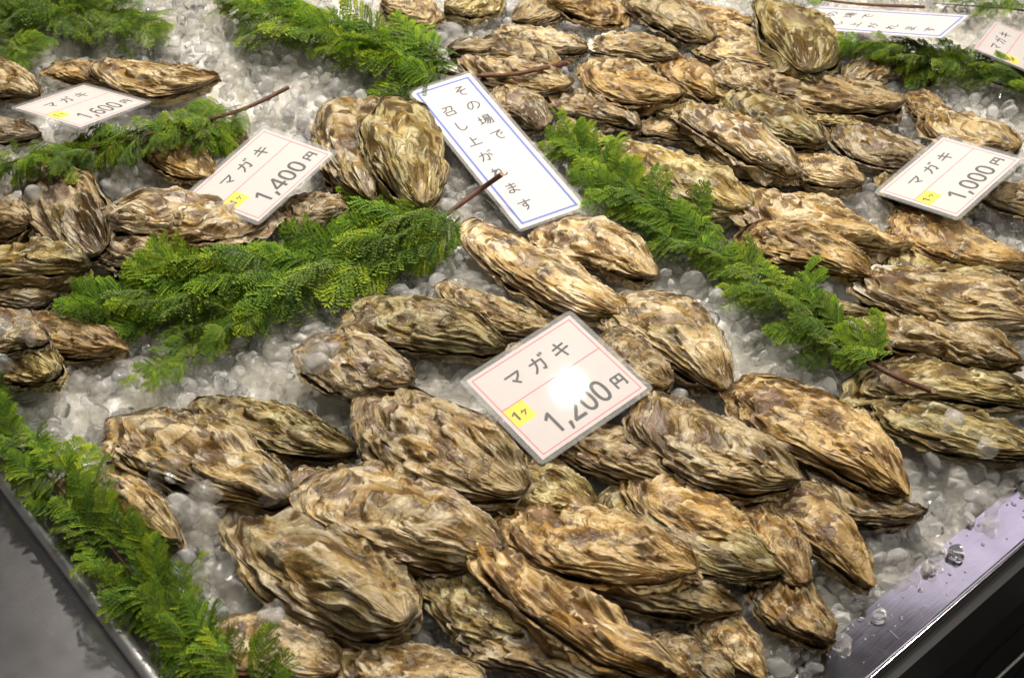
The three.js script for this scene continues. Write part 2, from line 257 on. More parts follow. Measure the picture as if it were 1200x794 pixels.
{
  const st = group('display_table');
  tag(st, 'black table with a square edge under the steel tray', 'table');
  const black = std({ color: rgb(0.012, 0.012, 0.011), roughness: 0.55 });
  mesh('table_edge', trayBox(-0.2, TLEN, -FL - 0.012, -FL + 0.004, -0.075, -0.0062), black, st);
  mesh('table_top', trayBox(-0.2, TLEN, -FL + 0.0042, TLEN, -0.085, -0.0635), black, st);
  mesh('apron', trayBox(-0.2, TLEN, -FL + 0.006, -FL + 0.02, -0.40, -0.0855), black, st);
  for (const [a, b] of [[-0.16, -FL + 0.06], [TLEN - 0.06, -FL + 0.06], [-0.16, TLEN - 0.06], [TLEN - 0.06, TLEN - 0.06]]) mesh('leg', trayBox(a - 0.025, a + 0.025, b - 0.025, b + 0.025, -0.80, -0.0856), black, st);
  // worn concrete-grey ledge beyond the left rim
  mesh('side_ledge', trayBox(-0.5, -FLL - 0.004, -0.2, TLEN, -0.040, -0.018), std({ color: rgb(0.33, 0.31, 0.28), roughness: 0.7, bumpMap: steelTex[1], bumpScale: 0.0006 }), st);
}
{
  const fl = new THREE.PlaneGeometry(8, 8, 1, 1); fl.rotateX(-Math.PI / 2); fl.translate(0, -0.80, -1);
  tag(mesh('floor', fl, std({ color: rgb(0.02, 0.02, 0.02), roughness: 0.6 }), scene), 'dark market floor below the table', 'floor', null, 'structure');
}
{ // folded wire rack leaning in the dark beside the table
  const k = group('wire_rack'); tag(k, 'dark wire rack with crossed bars standing beside the table', 'rack');
  const m = std({ color: rgb(0.30, 0.30, 0.29), roughness: 0.5, metalness: 0.0 }), Y = -0.13, R = (a, b, y) => fromTray(a, b, y);
  for (const b of [-0.062, -0.098, -0.134, -0.17]) mesh('rail', rod(R(-0.3, b, Y), R(1.4, b, Y), 0.0013), m, k);
  for (let i = 0; i < 9; i++) { const a = -0.1 + i * 0.14; mesh('cross_plate', trayBox(a, a + 0.012, -0.175, -0.06, Y - 0.006, Y - 0.003), m, k); }
  for (let i = 0; i < 9; i++) { const a = -0.1 + i * 0.14; mesh('diagonal', rod(R(a, -0.062, Y + 0.003), R(a + 0.13, -0.17, Y + 0.003), 0.0009, 6), m, k); mesh('diagonal', rod(R(a + 0.13, -0.062, Y + 0.006), R(a, -0.17, Y + 0.006), 0.0009, 6), m, k); }
  for (const a of [0.0, 1.2]) for (const b of [-0.066, -0.166]) mesh('leg', rod(R(a, b, -0.80), R(a, b, Y), 0.006), m, k);
}
{ // back corner: brown wooden box edge behind the ice
  const c = at(128, -8, 0.03), wb = group('wooden_box'); tag(wb, 'plain brown wooden box standing behind the ice', 'box');
  const wood = std({ color: rgb(0.20, 0.105, 0.05), roughness: 0.6 });
  for (const [x, z, w, d] of [[0, 0, 0.11, 0.008], [0, -0.09, 0.11, 0.008], [-0.051, -0.045, 0.008, 0.08], [0.051, -0.045, 0.008, 0.08]]) { const g = new THREE.BoxGeometry(w, 0.10, d); g.translate(c.x + x, 0.05, c.z + z); mesh('side_board', g, wood, wb); }
}

// ---------------------------------------------------------------- oysters: [hinge px, lip px, width px, roll, pitch, white lip, label]; lowest first
const FRONT = 'oysters heaped round the 1,200 yen card', RIGHT = 'oysters heaped round the 1,000 yen card', LEFT = 'oysters heaped round the 1,400 yen card', BACK = 'oysters beside the 1,600 yen card';
const OYSTERS = [
  // 1,600 yen lot
  [BACK, 158, 108, 62, 76, 30, 0, 0, 0, 'thin-edged oyster lying behind the 1,600 yen card, half under another oyster'],
  [BACK, 258, 92, 114, 76, 52, 0, 0, 0, 'long tan oyster lying on top behind the 1,600 yen card'],
  [BACK, 48, 112, -40, 84, 50, 0, 0, 0, 'greyish oyster beside the upper left corner of the 1,600 yen card'],
  [BACK, 50, 160, -45, 146, 46, 0, 0, 0, 'oyster under the lower edge of the 1,600 yen card'],
  // 1,400 yen lot
  [LEFT, 292, 168, 226, 150, 36, 0, 0, 0, 'small rough oyster behind the upper left edge of the 1,400 yen card'],
  [LEFT, 246, 208, 184, 160, 52, 0, 0, 0, 'brown oyster between the ice heap and the 1,400 yen card'],
  [LEFT, 285, 330, 125, 318, 34, 0, 0, 0, 'thin-lipped oyster behind the green branch, below the mottled oyster'],
  [LEFT, 410, 245, 322, 252, 46, 0, 0, 0, 'oyster under the lower right edge of the 1,400 yen card'],
  [LEFT, 72, 440, -30, 424, 50, 0, 0, 0, 'pale yellowish oyster half covered by ice chunks'],
  [LEFT, 438, 244, 398, 118, 84, 0.2, 0, 0, 'broad brown oyster leaning against its twin beside the blue bordered sign'],
  [LEFT, 492, 250, 462, 120, 84, -0.1, 0, 0, 'ridged oval oyster directly left of the blue bordered sign, beak pointing down'],
  [LEFT, 150, 412, -15, 368, 62, 0, 0, 0, 'oyster with an amber edge below the green branch tip'],
  [LEFT, 70, 346, -30, 338, 50, 0, 0, 0, 'flat oyster wedged under the layered dark-edged oyster'],
  [LEFT, 205, 305, 92, 284, 56, 0, 0, 0, 'oyster lying low between the mottled oyster and the green branch'],
  [LEFT, 60, 400, -30, 396, 52, 0, 0, 0, 'flat oyster half under the amber-edged oyster'],
  [LEFT, 40, 262, -40, 250, 52, 0, 0, 0, 'oyster at the end of the heap beside the ice, under the upright one'],
  [LEFT, 118, 300, 42, 200, 66, 0.2, 0, 0, 'upright brown oyster wedged between two ice heaps'],
  [LEFT, 108, 316, -40, 302, 62, -0.2, 0, 0, 'layered dark-edged oyster at the end of the 1,400 yen heap'],
  [LEFT, 112, 258, 298, 264, 78, 0, 0, 0, 'mottled cream and black oyster overlapping a corner of the 1,400 yen card'],
  // 1,000 yen lot, back to front
  [RIGHT, 900, 60, 810, 40, 46, 0, 0, 0, 'half buried oyster low at the back of the heap'],
  [RIGHT, 1010, 150, 930, 128, 48, 0, 0, 0, 'half buried oyster under the long pointed one'],
  [RIGHT, 1150, 240, 1030, 214, 60, 0, 0, 0, 'half buried oyster under the 1,000 yen card'],
  [RIGHT, 1000, 262, 900, 238, 56, 0, 0, 0, 'half buried oyster under the broad brown one'],
  [RIGHT, 1180, 330, 1040, 300, 62, 0, 0, 0, 'half buried oyster low beside the pale white-lipped one'],
  [RIGHT, 1140, 420, 1010, 352, 60, 0, 0, 0, 'half buried oyster under the two white-lipped oysters'],
  [RIGHT, 780, 108, 680, 74, 50, 0, 0, 0, 'half buried oyster under the knobbly grey and tan one'],
  [RIGHT, 900, 165, 800, 135, 50, 0, 0, 0, 'half buried oyster under the long mottled one'],
  [RIGHT, 445, 2, 520, 22, 54, 0, 0, 0, 'tan oyster beside the end of the tall green branch'],
  [RIGHT, 520, 14, 585, 4, 46, 0, 0, 0, 'dark brown oyster at the back of the heap'],
  [RIGHT, 600, 24, 680, 4, 46, 0, 0, 0, 'shadowed oyster at the back of the heap under others'],
  [RIGHT, 640, 0, 735, 22, 50, 0, 0, 0, 'grey-brown oyster at the back of the heap'],
  [RIGHT, 690, 60, 580, 36, 50, 0, 0, 0, 'ribbed tan oyster lying behind the loose twig'],
  [RIGHT, 524, 62, 640, 68, 50, 0, 0, 0, 'golden oyster directly above the loose twig'],
  [RIGHT, 672, 102, 540, 76, 54, 0, 0, 0, 'oyster under the loose brown twig'],
  [RIGHT, 640, 152, 586, 106, 58, 0, 0, 0, 'knobbly oyster behind the upper right edge of the blue bordered sign'],
  [RIGHT, 705, 172, 660, 146, 44, 0, 0, 0, 'small oyster among the green sprigs right of the blue bordered sign'],
  [RIGHT, 835, 52, 742, -6, 54, 0, 0, 0, 'long pale oyster slanting at the back of the heap'],
  [RIGHT, 795, 70, 688, 46, 54, 0, 0, 1, 'oyster with a white chalky lip edge'],
  [RIGHT, 882, 30, 792, 6, 34, 0, 0, 0, 'thin dark oyster behind the big round oyster'],
  [RIGHT, 845, 168, 750, 142, 44, 0, 0, 0, 'partly covered oyster behind the big pinkish one'],
  [RIGHT, 838, 140, 760, 114, 46, 0, 0, 0, 'partly covered brown oyster in the middle of the heap'],
  [RIGHT, 752, 152, 640, 112, 56, 0, 0, 0, 'grey striped oyster beside the top of the green divider branch'],
  [RIGHT, 798, 116, 690, 80, 62, 0, 0, 0, 'knobbly grey and tan oyster in the middle of the heap'],
  [RIGHT, 850, 118, 782, 72, 54, 0, 0, 0, 'small oyster with a slate patch in the middle of the heap'],
  [RIGHT, 898, 112, 836, 78, 52, 0, 0, 0, 'small tan oyster below the two overlapping oysters'],
  [RIGHT, 1012, 218, 925, 176, 60, 0, 0, 0, 'low oyster wedged between its neighbours behind the 1,000 yen card'],
  [RIGHT, 1105, 142, 1064, 110, 40, 0, 0, 0, 'small brown oyster left of the pale oyster behind the card'],
  [RIGHT, 1060, 126, 890, 98, 60, 0, 0, 0, 'long oyster with a pointed beak below the sprigs'],
  [RIGHT, 945, 82, 828, 52, 56, 0, 0, 0, 'smooth tan oyster leaning against the big round oyster'],
  [RIGHT, 950, 88, 928, 4, 92, 0, 0, 0, 'big rounded oyster overlapping the corner of the far blue bordered sign'],
  [RIGHT, 988, 98, 1054, 72, 46, 0, 0, 0, 'oyster standing at the edge of the ice under the far sign'],
  [RIGHT, 1052, 74, 1096, 92, 42, 0, 0, 0, 'small scaly oyster at the edge of the ice under the far sign'],
  [RIGHT, 1195, 178, 1084, 142, 66, 0, 0, 0, 'pale cream oyster behind the upper edge of the 1,000 yen card'],
  [RIGHT, 885, 210, 838, 168, 50, 0, 0, 0, 'grey ringed oyster behind the big pinkish one'],
  [RIGHT, 1250, 250, 1160, 222, 54, 0, 0, 0, 'oyster under the right corner of the 1,000 yen card'],
  [RIGHT, 936, 212, 806, 128, 74, 0, 0, 0, 'long mottled oyster beside the golden one, beak forward'],
  [RIGHT, 966, 176, 866, 114, 66, 0, 0, 0, 'golden oyster in the middle of the heap with a dark rim'],
  [RIGHT, 1090, 192, 978, 150, 70, 0, 0, 0, 'cup-shaped oyster with a jagged edge behind the 1,000 yen card'],
  [RIGHT, 1215, 318, 1048, 258, 70, 0, 0, 0, 'oyster lying below the 1,000 yen card'],
  [RIGHT, 882, 248, 720, 178, 92, 0, 0, 0, 'big pinkish cream oyster beside the green divider branch'],
  [RIGHT, 1068, 296, 870, 236, 80, 0, 0, 0, 'broad brown oyster between the pinkish oyster and the 1,000 yen card'],
  [RIGHT, 1020, 372, 908, 336, 44, 0, 0, 0, 'low oyster partly hidden by the green divider branch'],
  [RIGHT, 1024, 322, 874, 276, 60, 0, 0, 0, 'long tan oyster with dark layered side, beside the green divider branch'],
  [RIGHT, 1230, 535, 1040, 480, 62, 0, 0, 0, 'dark olive oyster resting on the ice, lowest of its stack'],
  [RIGHT, 1235, 476, 1018, 446, 60, 0, 0, 0, 'thin dark oyster with a small barnacle, under the white-tipped oyster'],
  [RIGHT, 1200, 430, 1004, 384, 78, 0, 0, 1, 'cream oyster with a white tip, beside the end of the divider branch'],
  [RIGHT, 1240, 372, 1018, 330, 80, 0, 0, 1, 'long pale oyster with a white lip, topmost of its stack'],
  // 1,200 yen lot
  [FRONT, 700, 600, 540, 560, 90, 0, 0, 0, 'half buried oyster under the broad oysters'],
  [FRONT, 880, 640, 760, 560, 90, 0, 0, 0, 'half buried oyster under the large olive brown one'],
  [FRONT, 640, 740, 500, 690, 80, 0, 0, 0, 'half buried oyster under the long narrow one'],
  [FRONT, 720, 480, 600, 420, 80, 0, 0, 0, 'half buried oyster beneath the 1,200 yen card'],
  [FRONT, 460, 620, 330, 560, 90, 0, 0, 0, 'half buried oyster under the purple blotched one'],
  [FRONT, 900, 800, 822, 722, 56, 0.2, 0, 0, 'narrow curved oyster hanging toward the steel rim'],
  [FRONT, 860, 810, 770, 752, 56, 0, 0, 0, 'dark oyster low in front of the heap'],
  [FRONT, 975, 757, 892, 672, 64, 0.15, 0, 0, 'brown oyster with its beak touching the steel rim'],
  [FRONT, 548, 718, 488, 664, 50, 0, 0, 0, 'small yellowish oyster in a gap of the heap'],
  [FRONT, 645, 388, 522, 338, 56, 0, 0, 0, 'oyster under the upper left edge of the 1,200 yen card'],
  [FRONT, 772, 326, 634, 272, 78, 0, 0, 0, 'oyster with a folded beak under the end of the blue bordered sign'],
  [FRONT, 855, 460, 735, 352, 84, 0, 0, 0, 'tan oyster standing against the ice behind the 1,200 yen card'],
  [FRONT, 786, 455, 708, 398, 66, 0, 0, 0, 'rounded oyster behind the right corner of the 1,200 yen card'],
  [FRONT, 735, 372, 572, 280, 70, 0, 0, 0, 'long oyster with a pinkish rounded beak, below the blue bordered sign'],
  [FRONT, 488, 448, 345, 424, 90, 0, 0, 0, 'pale oyster with ice on its end, left of the 1,200 yen card'],
  [FRONT, 595, 410, 412, 372, 84, 0, 0, 0, 'grey and cream oyster at the tip of the cut twig branch'],
  [FRONT, 418, 532, 244, 476, 66, 0, 0, 0, 'slender oyster with a dark opening, lying on the ice'],
  [FRONT, 215, 640, 82, 556, 66, 0, 0, 0, 'yellowish oyster between ice chunks and the sprigs along the rim'],
  [FRONT, 345, 592, 152, 492, 104, 0, 0, 0, 'broad tan oyster lying alone on the ice'],
  [FRONT, 400, 785, 255, 748, 92, 0, 0, 0, 'amber layered oyster next to the end of the sprigs along the rim'],
  [FRONT, 570, 800, 395, 782, 84, 0, 0, 0, 'rough oyster at the front of the heap, cut by the frame'],
  [FRONT, 1085, 604, 960, 578, 48, 0, 0, 0, 'dark oyster with a brown beak under the long cream oyster'],
  [FRONT, 872, 716, 668, 664, 72, 0, 0, 0, 'green-tinged oyster under the brown oyster with white scales'],
  [FRONT, 945, 690, 872, 588, 68, 0, 0, 0, 'oyster with a grey curled edge between two beaks'],
  [FRONT, 1022, 692, 925, 578, 74, 0, 0, 0, 'cream oyster with a long pointed beak resting on the ice by the rim'],
  [FRONT, 808, 572, 655, 506, 76, 0, 0, 0, 'dark oyster in shade under the 1,200 yen card'],
  [FRONT, 618, 580, 424, 474, 112, 0, 0, 0, 'broad gold-edged oyster left of the 1,200 yen card'],
  [FRONT, 918, 672, 732, 592, 84, 0, 0, 0, 'cream streaked oyster under the large olive brown one'],
  [FRONT, 478, 742, 318, 590, 138, 0, 0, 0, 'round dark oyster with concentric rings and a wide amber lip'],
  [FRONT, 1066, 582, 868, 448, 92, 0, 0, 0, 'long cream oyster with a layered side beside the ice by the rim'],
  [FRONT, 940, 566, 745, 484, 108, 0, 0, 0, 'large olive brown oyster right of the 1,200 yen card'],
  [FRONT, 590, 655, 372, 558, 128, 0, 0, 0, 'broad oyster with a purple blotch in the middle of the heap'],
  [FRONT, 818, 672, 604, 598, 108, 0, 0, 0, 'brown oyster with white scales below the 1,200 yen card'],
  [FRONT, 735, 815, 540, 730, 92, 0, 0, 0, 'orange banded oyster at the front of the heap'],
  [FRONT, 815, 806, 562, 646, 84, -0.1, 0, 0, 'long narrow oyster slanting across the front of the heap'],
];
const lipMat = std({ color: rgb(0.64, 0.59, 0.48), roughness: 0.5, name: 'chalky_shell' });
OYSTERS.forEach(([grp, hx, hy, lx, ly, w, roll, pitch, white, label], n) => {
  const p = shellParams(n + 5, 0.13, 0.06); p.upk = p.up / p.W; p.dnk = p.dn / p.W;
  const pose = poseOyster(p, [hx, hy], [lx, ly], grp === LEFT ? w * 1.15 : w, roll, pitch, /half buried/.test(label) ? 0.5 : 0.30, !/half buried/.test(label));
  const px = Math.hypot(lx - hx, ly - hy), big = px > 150 ? 2 : px > 95 ? 1 : 0;
  const g = group('oyster'); tag(g, label, 'oyster', grp);
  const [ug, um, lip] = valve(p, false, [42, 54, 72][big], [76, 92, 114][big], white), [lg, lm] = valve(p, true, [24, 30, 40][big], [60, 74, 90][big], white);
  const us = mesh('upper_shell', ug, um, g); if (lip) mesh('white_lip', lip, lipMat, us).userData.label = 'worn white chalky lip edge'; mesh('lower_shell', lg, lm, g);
  g.matrixAutoUpdate = true;
  g.quaternion.setFromRotationMatrix(new THREE.Matrix4().makeBasis(pose.X, pose.Y, pose.Z)); g.position.copy(pose.h);
});

// ---------------------------------------------------------------- crushed ice
{
  const bedMat = std({ color: rgb(0.92, 0.92, 0.91), roughness: 0.5 });
  const n = 170, pos = [], idx = [];
  for (let j = 0; j <= n; j++) for (let i = 0; i <= n; i++) { const c = fromTray(0.001 + (TLEN - 0.002) * i / n, 0.001 + (TLEN - 0.002) * j / n); pos.push(c.x, bedHeight(c.x, c.z) - 0.010, c.z); if (i < n && j < n) { const a = j * (n + 1) + i; idx.push(a, a + n + 1, a + 1, a + 1, a + n + 1, a + n + 2); } }
  const bg = new THREE.BufferGeometry(); bg.setAttribute('position', new THREE.Float32BufferAttribute(pos, 3)); bg.setIndex(idx); bg.computeVertexNormals();
  const ice = mesh('ice_bed', bg, bedMat, scene); tag(ice, 'bed of crushed ice filling the steel tray under the oysters', 'ice', null, 'structure');
  const iceMats = [phys({ color: rgb(0.98, 0.98, 0.98), roughness: 0.05, transmission: 0.95, thickness: 0.012, ior: 1.31, name: 'clear_ice' }), phys({ color: rgb(0.96, 0.96, 0.96), roughness: 0.12, transmission: 0.74, thickness: 0.012, ior: 1.31, name: 'cloudy_ice' }), phys({ color: rgb(0.975, 0.97, 0.955), roughness: 0.25, transmission: 0.93, thickness: 0, ior: 1.31, name: 'wet_ice' })], iceMat = (v) => iceMats[[1, 2, 2, 0, 2, 2, 1, 2, 2][v]];
  const protos = [];
  for (let v = 0; v < 9; v++) {
    const r = rng(900 + v), g = new THREE.IcosahedronGeometry(1, 4), p = g.attributes.position, planes = [];
    for (let k = 0; k < 10; k++) planes.push([V(r() - 0.5, r() - 0.5, r() - 0.5).normalize(), 0.54 + 0.30 * r()]);
    const sc = [0.75 + 0.5 * r(), 0.65 + 0.35 * r(), 0.75 + 0.5 * r()], d = V();
    for (let i = 0; i < p.count; i++) { d.fromBufferAttribute(p, i).normalize(); let R = 1; for (const [nn, h] of planes) { const c = d.dot(nn); if (c > 0.05) { const t = h / c, k = 0.07, x = clamp(0.5 + 0.5 * (t - R) / k, 0, 1); R = lerp(t, R, x) - k * x * (1 - x); } } R *= 1.18 + 0.06 * noise(d.x * 3 + v * 9, d.y * 3 + d.z * 2.2); p.setXYZ(i, d.x * R * sc[0], d.y * R * sc[1], d.z * R * sc[2]); }
    g.deleteAttribute('uv'); g.deleteAttribute('normal'); 
    const pos2 = g.attributes.position.array, map = new Map(), np = [], ni = []; for (let i = 0; i < pos2.length; i += 3) { const key = [0, 1, 2].map((e) => Math.round(pos2[i + e] * 1e4)).join(); if (!map.has(key)) { map.set(key, np.length / 3); np.push(pos2[i], pos2[i + 1], pos2[i + 2]); } ni.push(map.get(key)); }
    const w = new THREE.BufferGeometry(); w.setAttribute('position', new THREE.Float32BufferAttribute(np, 3)); w.setIndex(ni); w.computeVertexNormals(); protos.push(w);
  }
  const r = rng(4242), all = [], m4 = new THREE.Matrix4(), q = new THREE.Quaternion(), e = new THREE.Euler();
  const put = (x, y, z, s) => { q.setFromEuler(e.set(r() * 6.3, r() * 6.3, r() * 6.3)); all.push({ x, y, z, s, v: Math.floor(r() * 9), m: m4.clone().compose(V(x, y, z), q, V(s, s, s)) }); };
  const seenFrom = (x, y, z) => { const d = V(EYE.x - x, EYE.y - y, EYE.z - z).normalize(); for (let t = 0.006; t < 0.16; t += 0.004) if (hfAt(x + d.x * t, z + d.z * t) > y + d.y * t + 0.001 + (HF0[0] * 0)) { const X = x + d.x * t, Z = z + d.z * t, i = clamp(Math.round((X - HX0) / HS_), 0, HNX - 1), j = clamp(Math.round((Z - HZ0) / HS_), 0, HNZ - 1); if (HF[j * HNX + i] > HF0[j * HNX + i] + 0.003) return false; } return true; };
  const step = 0.0100;
  for (let a = 0.006; a < TLEN - 0.01; a += step) for (let b = 0.006; b < TLEN - 0.01; b += step) {
    const c = fromTray(a + (r() - 0.5) * step, b + (r() - 0.5) * step); if (c.z < -1.75 || c.x < -0.95 || c.x > 0.95 || c.z > -0.3) continue;
    const s = 0.0044 + 0.0048 * Math.pow(r(), 1.6), bh = bedHeight(c.x, c.z); if (hfAt(c.x, c.z) > bh + 0.032) continue;   // deep under shells: not built
    put(c.x, bh - 0.005 + 0.004 * r(), c.z, s);
    if (r() < 0.6) put(c.x + (r() - 0.5) * 0.01, bh + 0.001 + 0.006 * r(), c.z + (r() - 0.5) * 0.01, s * (0.6 + 0.6 * r()));
    if (r() < 0.4) put(c.x + (r() - 0.5) * 0.012, bh - 0.001 + 0.004 * r(), c.z + (r() - 0.5) * 0.012, 0.0022 + 0.0022 * r());
  }
  // loose heaps lying over shells and along the right rim
  for (const [px, py, rad, n2] of [[30, 432, 0.03, 16], [362, 440, 0.02, 14], [232, 612, 0.020, 20], [330, 590, 0.014, 7], [152, 206, 0.03, 50], [190, 575, 0.012, 8], [230, 700, 0.03, 24], [110, 590, 0.018, 8], [18, 238, 0.035, 18], [1120, 525, 0.03, 14], [330, 730, 0.01, 4]]) {
    const c = at(px, py, 0.03); for (let k = 0; k < n2; k++) { const a = r() * 6.28, d = rad * Math.sqrt(r()), x = c.x + Math.cos(a) * d, z = c.z + Math.sin(a) * d, s = 0.0055 + 0.004 * r(); const y = hfAt(x, z) + s * 0.45; put(x, y, z, s); }
  }
  for (let k = 0; k < 60; k++) { const a = 0.25 + r() * 0.6, c = fromTray(a, -0.012 + 0.014 * r()); const s = 0.003 + 0.003 * r(); put(c.x, 0.0022 + s * 0.25, c.z, s); }
  const vis = all.map((c, i) => { const pr = V(c.x, c.y, c.z).project(camera); camera.updateMatrixWorld(); const inF = Math.abs(pr.x) < 1 && Math.abs(pr.y) < 1; return [i, inF && seenFrom(c.x, c.y + c.s * 0.5, c.z) ? c.s / V(c.x, c.y, c.z).distanceTo(EYE) : 0]; }).filter((t) => t[1] > 0);
  // the uppermost ones first: a chunk hidden below its neighbours shows little
  const score = ([i, s]) => s * (all[i].y > bedHeight(all[i].x, all[i].z) ? 1.6 : 1);
  vis.sort((a, b) => score(b) - score(a));
  const single = new Set(vis.slice(0, 300).map((t) => t[0]));
  for (const i of single) { const c = all[i], m = mesh('ice_chunk', protos[c.v], iceMat(c.v), ice); c.m.decompose(m.position, m.quaternion, m.scale); }
  protos.forEach((g, v) => { const list = all.filter((c, i) => c.v === v && !single.has(i)); const im = new THREE.InstancedMesh(g, iceMat(v), list.length); im.name = 'loose_ice'; im.userData.kind = 'stuff'; im.castShadow = im.receiveShadow = true; list.forEach((c, i) => im.setMatrixAt(i, c.m)); ice.add(im); });
}

{ // meltwater drops along the flat rim
  const r = rng(31), g = new THREE.SphereGeometry(1, 14, 7, 0, Math.PI * 2, 0, Math.PI / 2), n = 130, im = new THREE.InstancedMesh(g, phys({ color: rgb(1, 1, 1), transmission: 1, roughness: 0.02, ior: 1.33, thickness: 0.002, name: 'water' }), n), m = new THREE.Matrix4();
  for (let i = 0; i < n; i++) { const k = Math.pow(r(), 2.2), c = fromTray(0.2 + 0.75 * r(), -0.002 - (FL - 0.008) * k), s = (0.0006 + 0.0017 * r() * r()) * (1 - 0.5 * k); m.compose(V(c.x, 0.0003, c.z), new THREE.Quaternion().setFromAxisAngle(V(0, 1, 0), r() * 6.28), V(s * (0.8 + 0.7 * r()), s * 0.45, s)); im.setMatrixAt(i, m); }
  im.name = 'water_drops'; im.castShadow = im.receiveShadow = true; scene.add(im); tag(im, 'meltwater drops scattered on the flat scratched steel rim', 'water', null, 'stuff');
}
// ---------------------------------------------------------------- cards
const GLYPHS = {   // strokes on a 100 x 100 box; '~' marks a curved stroke
  'マ': [[12, 24, 86, 22, 72, 44, 50, 62], [36, 50, 64, 82]],
  'ガ': [[12, 34, 78, 34, 75, 70, 69, 88, 56, 80], ['~', 46, 10, 44, 38, 34, 66, 12, 90], [79, 6, 87, 20], [92, 2, 100, 15]],
  'キ': [[16, 34, 82, 26], [10, 62, 90, 52], [42, 6, 60, 95]],
  '円': [[16, 12, 16, 92], [16, 12, 84, 12, 84, 86, 74, 91], [50, 12, 50, 52], [16, 52, 84, 52]],
  'ヶ': [['~', 34, 8, 26, 32, 10, 50], [28, 30, 92, 30], ['~', 64, 30, 58, 62, 36, 92]],
  'そ': [[28, 12, 72, 12, 18, 48, 86, 42], ['~', 62, 44, 40, 60, 44, 84, 70, 92]],
  'の': [['~', 54, 18, 44, 60, 24, 80, 12, 58, 28, 26, 58, 16, 86, 36, 88, 62, 58, 90]],
  '場': [[6, 36, 36, 36], [21, 10, 21, 76], [4, 78, 38, 70], [50, 8, 86, 8, 86, 36, 50, 36, 50, 8], [50, 22, 86, 22], [42, 46, 98, 46], [56, 46, 38, 70], [52, 58, 92, 58, 86, 90, 76, 88], [66, 58, 46, 88], [80, 58, 60, 94]],
  'で': [['~', 12, 22, 50, 18, 86, 14], ['~', 84, 15, 50, 36, 44, 62, 56, 84, 78, 88], [68, 40, 76, 52], [80, 34, 88, 46]],
  '召': [[18, 12, 80, 12, 76, 42, 64, 46], ['~', 46, 12, 38, 34, 12, 50], [22, 58, 22, 92], [22, 58, 80, 58, 80, 92], [22, 88, 80, 88]],
  'し': [['~', 30, 8, 28, 60, 38, 88, 62, 88, 84, 66]],
  '上': [[46, 10, 46, 86], [46, 42, 80, 42], [8, 88, 94, 88]],
  'が': [['~', 10, 38, 50, 30, 66, 44, 58, 86, 44, 78], ['~', 38, 8, 32, 50, 12, 88], [74, 30, 92, 58], [76, 8, 84, 20], [90, 4, 98, 16]],
  'れ': [[26, 8, 26, 94], [8, 34, 40, 28, 8, 76], ['~', 24, 56, 54, 28, 64, 40, 60, 78, 72, 90, 94, 74]],
  'ま': [[20, 24, 82, 24], [22, 46, 80, 46], ['~', 52, 8, 52, 72, 36, 90, 18, 80, 36, 66, 84, 88]],
  'す': [[8, 28, 92, 28], ['~', 56, 8, 56, 54, 42, 66, 32, 52, 46, 42, 57, 56, 54, 78, 34, 96]],
};
function glyph(c, ch, x, y, size, lw, sy = 1) {
  c.lineWidth = lw; c.lineCap = 'butt'; c.lineJoin = 'round';
  for (const st of GLYPHS[ch]) {
    const curved = st[0] === '~', n = curved ? st.slice(1) : st, pts = []; for (let i = 0; i < n.length; i += 2) pts.push([x + n[i] * size / 100, y + n[i + 1] * size * sy / 100]);
    c.beginPath(); c.moveTo(...pts[0]);
    if (!curved) for (const p of pts.slice(1)) c.lineTo(...p);
    else for (let i = 0; i < pts.length - 1; i++) { const a = pts[Math.max(0, i - 1)], b = pts[i], d = pts[i + 1], e = pts[Math.min(pts.length - 1, i + 2)]; c.bezierCurveTo(b[0] + (d[0] - a[0]) / 6, b[1] + (d[1] - a[1]) / 6, d[0] - (e[0] - b[0]) / 6, d[1] - (e[1] - b[1]) / 6, d[0], d[1]); }
    c.stroke();
  }
}
function canvasTex(w, h, draw) { const cv = document.createElement('canvas'); cv.width = w; cv.height = h; draw(cv.getContext('2d'), w, h); const t = new THREE.CanvasTexture(cv); t.colorSpace = THREE.SRGBColorSpace; t.anisotropy = 8; return t; }
const priceTex = (price) => canvasTex(720, 640, (c, w, h) => {
  c.fillStyle = '#cdc7c5'; c.fillRect(0, 0, w, h);
  c.strokeStyle = '#d9536a'; c.lineWidth = 6; c.strokeRect(24, 24, w - 48, h - 48);
  c.beginPath(); c.moveTo(24, 276); c.lineTo(w - 24, 276); c.stroke();
  c.fillStyle = '#f0d818'; c.fillRect(28, 280, 128, 128);
  c.strokeStyle = '#1d1b22'; c.fillStyle = '#1d1b22';
  'マガキ'.split('').forEach((ch, i) => glyph(c, ch, 150 + i * 158, 92, 122, 13));
  c.font = 'bold 84px sans-serif'; c.fillText('1', 42, 376); glyph(c, 'ヶ', 94, 326, 46, 7);
  c.save(); c.translate(price.length > 4 ? 150 : 190, 566); c.scale(0.92, 1.06); c.font = '182px sans-serif'; c.lineWidth = 5; c.fillText(price, 0, 0); c.strokeText(price, 0, 0); c.restore();
  glyph(c, '円', 586, 462, 94, 13);
});
const noticeTex = canvasTex(320, 1040, (c, w, h) => {
  c.fillStyle = '#cecbcc'; c.fillRect(0, 0, w, h);
  c.strokeStyle = '#4a63bd'; c.lineWidth = 11; c.strokeRect(26, 26, w - 52, h - 52);
  c.strokeStyle = '#201f26';
  'その場で'.split('').forEach((ch, i) => glyph(c, ch, 182, 62 + i * 118, 76, 7));
  '召し上がれます'.split('').forEach((ch, i) => glyph(c, ch, 62, 168 + i * 118, 76, 7));
});
const film = phys({ color: rgb(0.98, 0.98, 0.98), transmission: 0.88, roughness: 0.03, specularIntensity: 0.5, ior: 1.5, thickness: 0, name: 'laminate' });
